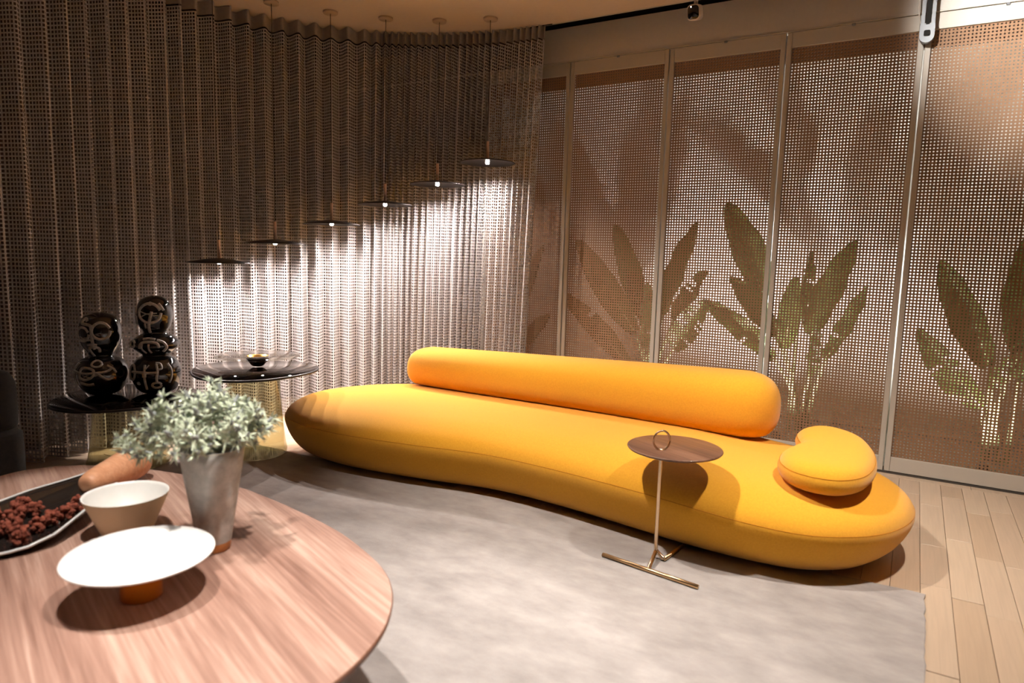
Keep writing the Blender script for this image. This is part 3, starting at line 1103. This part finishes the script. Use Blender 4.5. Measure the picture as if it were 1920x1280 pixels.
# wooden gourd beside the tray
g0 = Vector((-2.395, 1.190, TZ + .046))
g1 = Vector((-2.530, 1.480, TZ + .052))
gp = []
Lg = (g1 - g0).length
for s, r in ((0, .0), (.004, .022), (.05, .034), (.15, .041), (.3, .046), (.45, .050), (.6, .055), (.75, .058), (.87, .054), (.95, .040), (.99, .020), (1.0, 0)):
    gp.append((r * 1.08, s * Lg))
gp = [tuple(q) for q in catmull(gp, 4)]
o = lathe('wooden_gourd', gp, M['pale_wood'], None, 40, g0, (g1 - g0).to_track_quat('Z', 'Y').to_euler())
o.location.z = TZ + .068
tag(o, 'smooth peach coloured wooden gourd lying behind the cream bowl', 'ornament')

# ------------------------------------------------------------------ glass side tables
def rounded_top(r, k=3, amt=.06, rot=0.):
    return [(r * (1 + amt * math.cos(k * (a - rot))) * math.cos(a), r * (1 + amt * math.cos(k * (a - rot))) * math.sin(a)) for a in np.linspace(0, 2 * math.pi, 90, endpoint=False)]
def glass_table(loc, h, r, base_r, top_mat, label, rot):
    t = empty('glass_side_table', loc)
    tag(t, label, 'table', 'olive glass side tables by the curtain')
    v, f = prism_vf(rounded_top(r, 3, .05, rot), [(.006, h - .016), (0, h - .012), (0, h - .004), (.004, h)])
    link('table_top', pyd('table_top', v, f), top_mat, t, True)
    e = rounded_top(r, 3, .05, rot)
    tube('top_edge', [(p[0], p[1], h - .008) for p in e], .0075, M['lamp_black'], t, 8, True)
    zt = h - .0165
    b = base_r
    lathe('glass_base', [(b * .80, zt), (b * .82, zt * .75), (b * .88, zt * .4), (b * .95, zt * .15), (b, .035), (b * .985, .012), (b * .93, .003), (b * .75, .001), (0, .001)], M['olive_glass'], t, 64)
    return t
glass_table((-3.535, 2.79, .012), .545, .375, .195, M['smoke_top'], 'tall glass side table with smoked plum top, beside the left end of the sofa', R(60))
glass_table((-3.955, 2.225, .012), .412, .385, .225, M['black_top'], 'lower glass side table with black top carrying two painted figures', R(40))

# small bowl with a wide clear brim on the tall glass table
t = empty('brimmed_bowl', (-3.615, 2.885, .558))
tag(t, 'small black bowl with gold inside and thin clear brim on the tall glass table', 'bowl')
lathe('bowl_body', [(0, .0005), (.030, .0005), (.040, .006), (.058, .030), (.068, .058), (.069, .066)], M['glaze'], t, 40)
lathe('gold_lining', [(.069, .066), (.066, .066), (.056, .034), (.035, .014), (0, .010)], M['gold'], t, 40)
lathe('clear_brim', [(.069, .064), (.26, .064), (.262, .066), (.26, .068), (.069, .068)], M['clear_glass'], t, 64)

# painted black gourd figures
def figure(loc, prof, label, strokes, rz):
    t = empty('gourd_figure', loc, rz)
    tag(t, label, 'figurine', 'painted black figures on the low glass table')
    P = catmull(prof, 6)
    P = [(max(0, p[0]), p[1]) for p in P]
    lathe('body', P, M['glaze'], t, 56)
    zz = np.array([p[1] for p in P])
    rr_ = np.array([p[0] for p in P])
    def surf(a, z):
        r = np.interp(z, zz, rr_)
        return Vector((r * math.cos(a), r * math.sin(a), z))
    V, Fc = [], []
    for st, w in strokes:
        pts = catmull(st, 8)
        pth = [surf(R(p[0]), p[1]) for p in pts]
        tube_vf(pth, w * 1.45, 6, False, 1., V, Fc)
    link('painted_strokes', pyd('painted_strokes', V, Fc), M['slip'], t)
def ring(a, z, da, dz, n=9):
    return [(a + da * math.cos(q), z + dz * math.sin(q)) for q in np.linspace(.3, 6.3, n)]
# local angle -90 degrees faces the viewer side; figures are turned with rz
p2 = [(0, .0005), (.06, .0005), (.10, .02), (.132, .07), (.142, .12), (.134, .17), (.108, .205), (.075, .222), (.066, .235), (.080, .256), (.104, .30), (.114, .36), (.110, .41), (.088, .455), (.050, .478), (.018, .486), (0, .487)]
s2 = [(ring(-112, .365, 22, .040), .0052), (ring(-58, .385, 24, .048), .0060), ([(-98, .44), (-108, .455), (-118, .43), (-92, .42), (-84, .405), (-82, .33), (-80, .28)], .0062),
      ([(-98, .305), (-84, .308), (-70, .304)], .0055), ([(-96, .285), (-82, .292), (-66, .285), (-64, .262)], .0055), ([(-97, .28), (-94, .25), (-90, .232)], .005),
      ([(-120, .35), (-100, .33), (-84, .335), (-72, .345)], .0026), ([(-116, .335), (-98, .345), (-80, .32)], .0024),
      ([(-112, .115), (-108, .165), (-92, .172), (-78, .158), (-80, .125), (-96, .105), (-112, .115)], .0060),
      ([(-140, .15), (-120, .145), (-96, .14), (-74, .145), (-52, .15), (-40, .165)], .0052), ([(-70, .145), (-60, .12), (-48, .105), (-36, .12)], .0060),
      ([(-112, .085), (-92, .075), (-78, .08)], .0066), ([(-138, .15), (-134, .10), (-128, .065)], .0044), ([(-146, .14), (-142, .09)], .0040),
      ([(-126, .195), (-130, .175), (-134, .16)], .0046), (ring(-72, .195, 13, .016), .0046), ([(-48, .185), (-36, .165), (-30, .14)], .0046),
      ([(-104, .13), (-86, .12), (-70, .135), (-92, .142)], .0024), ([(-100, .12), (-82, .14), (-66, .128)], .0024)]
p3 = [(0, .0005), (.06, .0005), (.105, .02), (.130, .07), (.138, .12), (.130, .17), (.105, .21), (.080, .225), (.078, .236), (.105, .255), (.130, .285), (.128, .315), (.100, .345), (.070, .36), (.066, .372), (.084, .40), (.098, .45), (.098, .50), (.082, .55), (.050, .578), (.02, .588), (0, .589)]
s3 = [(ring(-80, .49, 36, .056, 11), .0062), ([(-72, .50), (-78, .46), (-84, .42), (-86, .375)], .0066), ([(-112, .50), (-96, .49), (-70, .478), (-50, .475)], .0024), ([(-106, .47), (-86, .486), (-56, .49)], .0024),
      (ring(-150, .47, 16, .045), .0056), ([(-48, .545), (-40, .525), (-34, .505)], .0062), (ring(-78, .545, 4, .006, 6), .005), ([(-96, .44), (-98, .40)], .0044),
      (ring(-134, .305, 15, .018), .0052), ([(-98, .335), (-84, .34), (-64, .335)], .0058), ([(-104, .285), (-98, .315), (-82, .322), (-62, .315), (-56, .290)], .0062),
      ([(-96, .31), (-98, .28), (-92, .255)], .0044), ([(-80, .31), (-80, .28), (-76, .258)], .0044), ([(-60, .33), (-46, .32), (-38, .29), (-44, .265)], .0060),
      (ring(-136, .135, 18, .044), .0056), ([(-130, .14), (-108, .142), (-80, .14), (-60, .142)], .0058), ([(-92, .185), (-92, .14), (-91, .095), (-90, .04)], .0052),
      ([(-92, .15), (-92, .115)], .0085), ([(-64, .19), (-62, .15), (-64, .11), (-64, .085)], .0052), (ring(-64, .065, 11, .016), .0052), ([(-66, .195), (-54, .19), (-52, .165), (-60, .158)], .0050),
      ([(-34, .19), (-28, .15), (-30, .105), (-34, .075)], .0048), (ring(-110, .075, 4, .006, 6), .0038), ([(-82, .185), (-90, .16)], .003)]
figure((-4.135, 2.185, .425), p2, 'shorter two lobed black glazed figure painted with white faces', s2, R(32))
figure((-3.925, 2.395, .425), p3, 'taller three lobed black glazed figure painted with white faces', s3, R(32))

# ------------------------------------------------------------------ charcoal armchair at the left edge
ac = empty('armchair', (-3.945, 1.175, .012))
tag(ac, 'dark charcoal upholstered armchair cut off by the left frame edge', 'armchair')
def rr_out(w, d, r, n=8):
    return rrect(w, d, r, n)
def c_med(p):
    return np.array([p[0] * .2, p[1] * .2])
blob('seat', rr_out(.34, .38, .08), c_med, smooth_prof([(9, .05), (.06, .05), (.02, .06), (0, .10), (0, .36), (.012, .395), (.045, .415), (.10, .42), (9, .424)]), M['charcoal'], ac)
o = blob('backrest', rr_out(.33, .10, .085), c_med, smooth_prof([(9, .0), (.04, .0), (.01, .02), (0, .06), (0, .20), (.018, .250), (.045, .275), (9, .285)]), M['charcoal'], ac)
o.location = (0, .27, .40)
for sx in (-1, 1):
    for sy in (-1, 1):
        tube('leg', [(sx * .24, sy * .28, 0), (sx * .23, sy * .27, .06)], .016, M['lamp_black'], ac, 10)
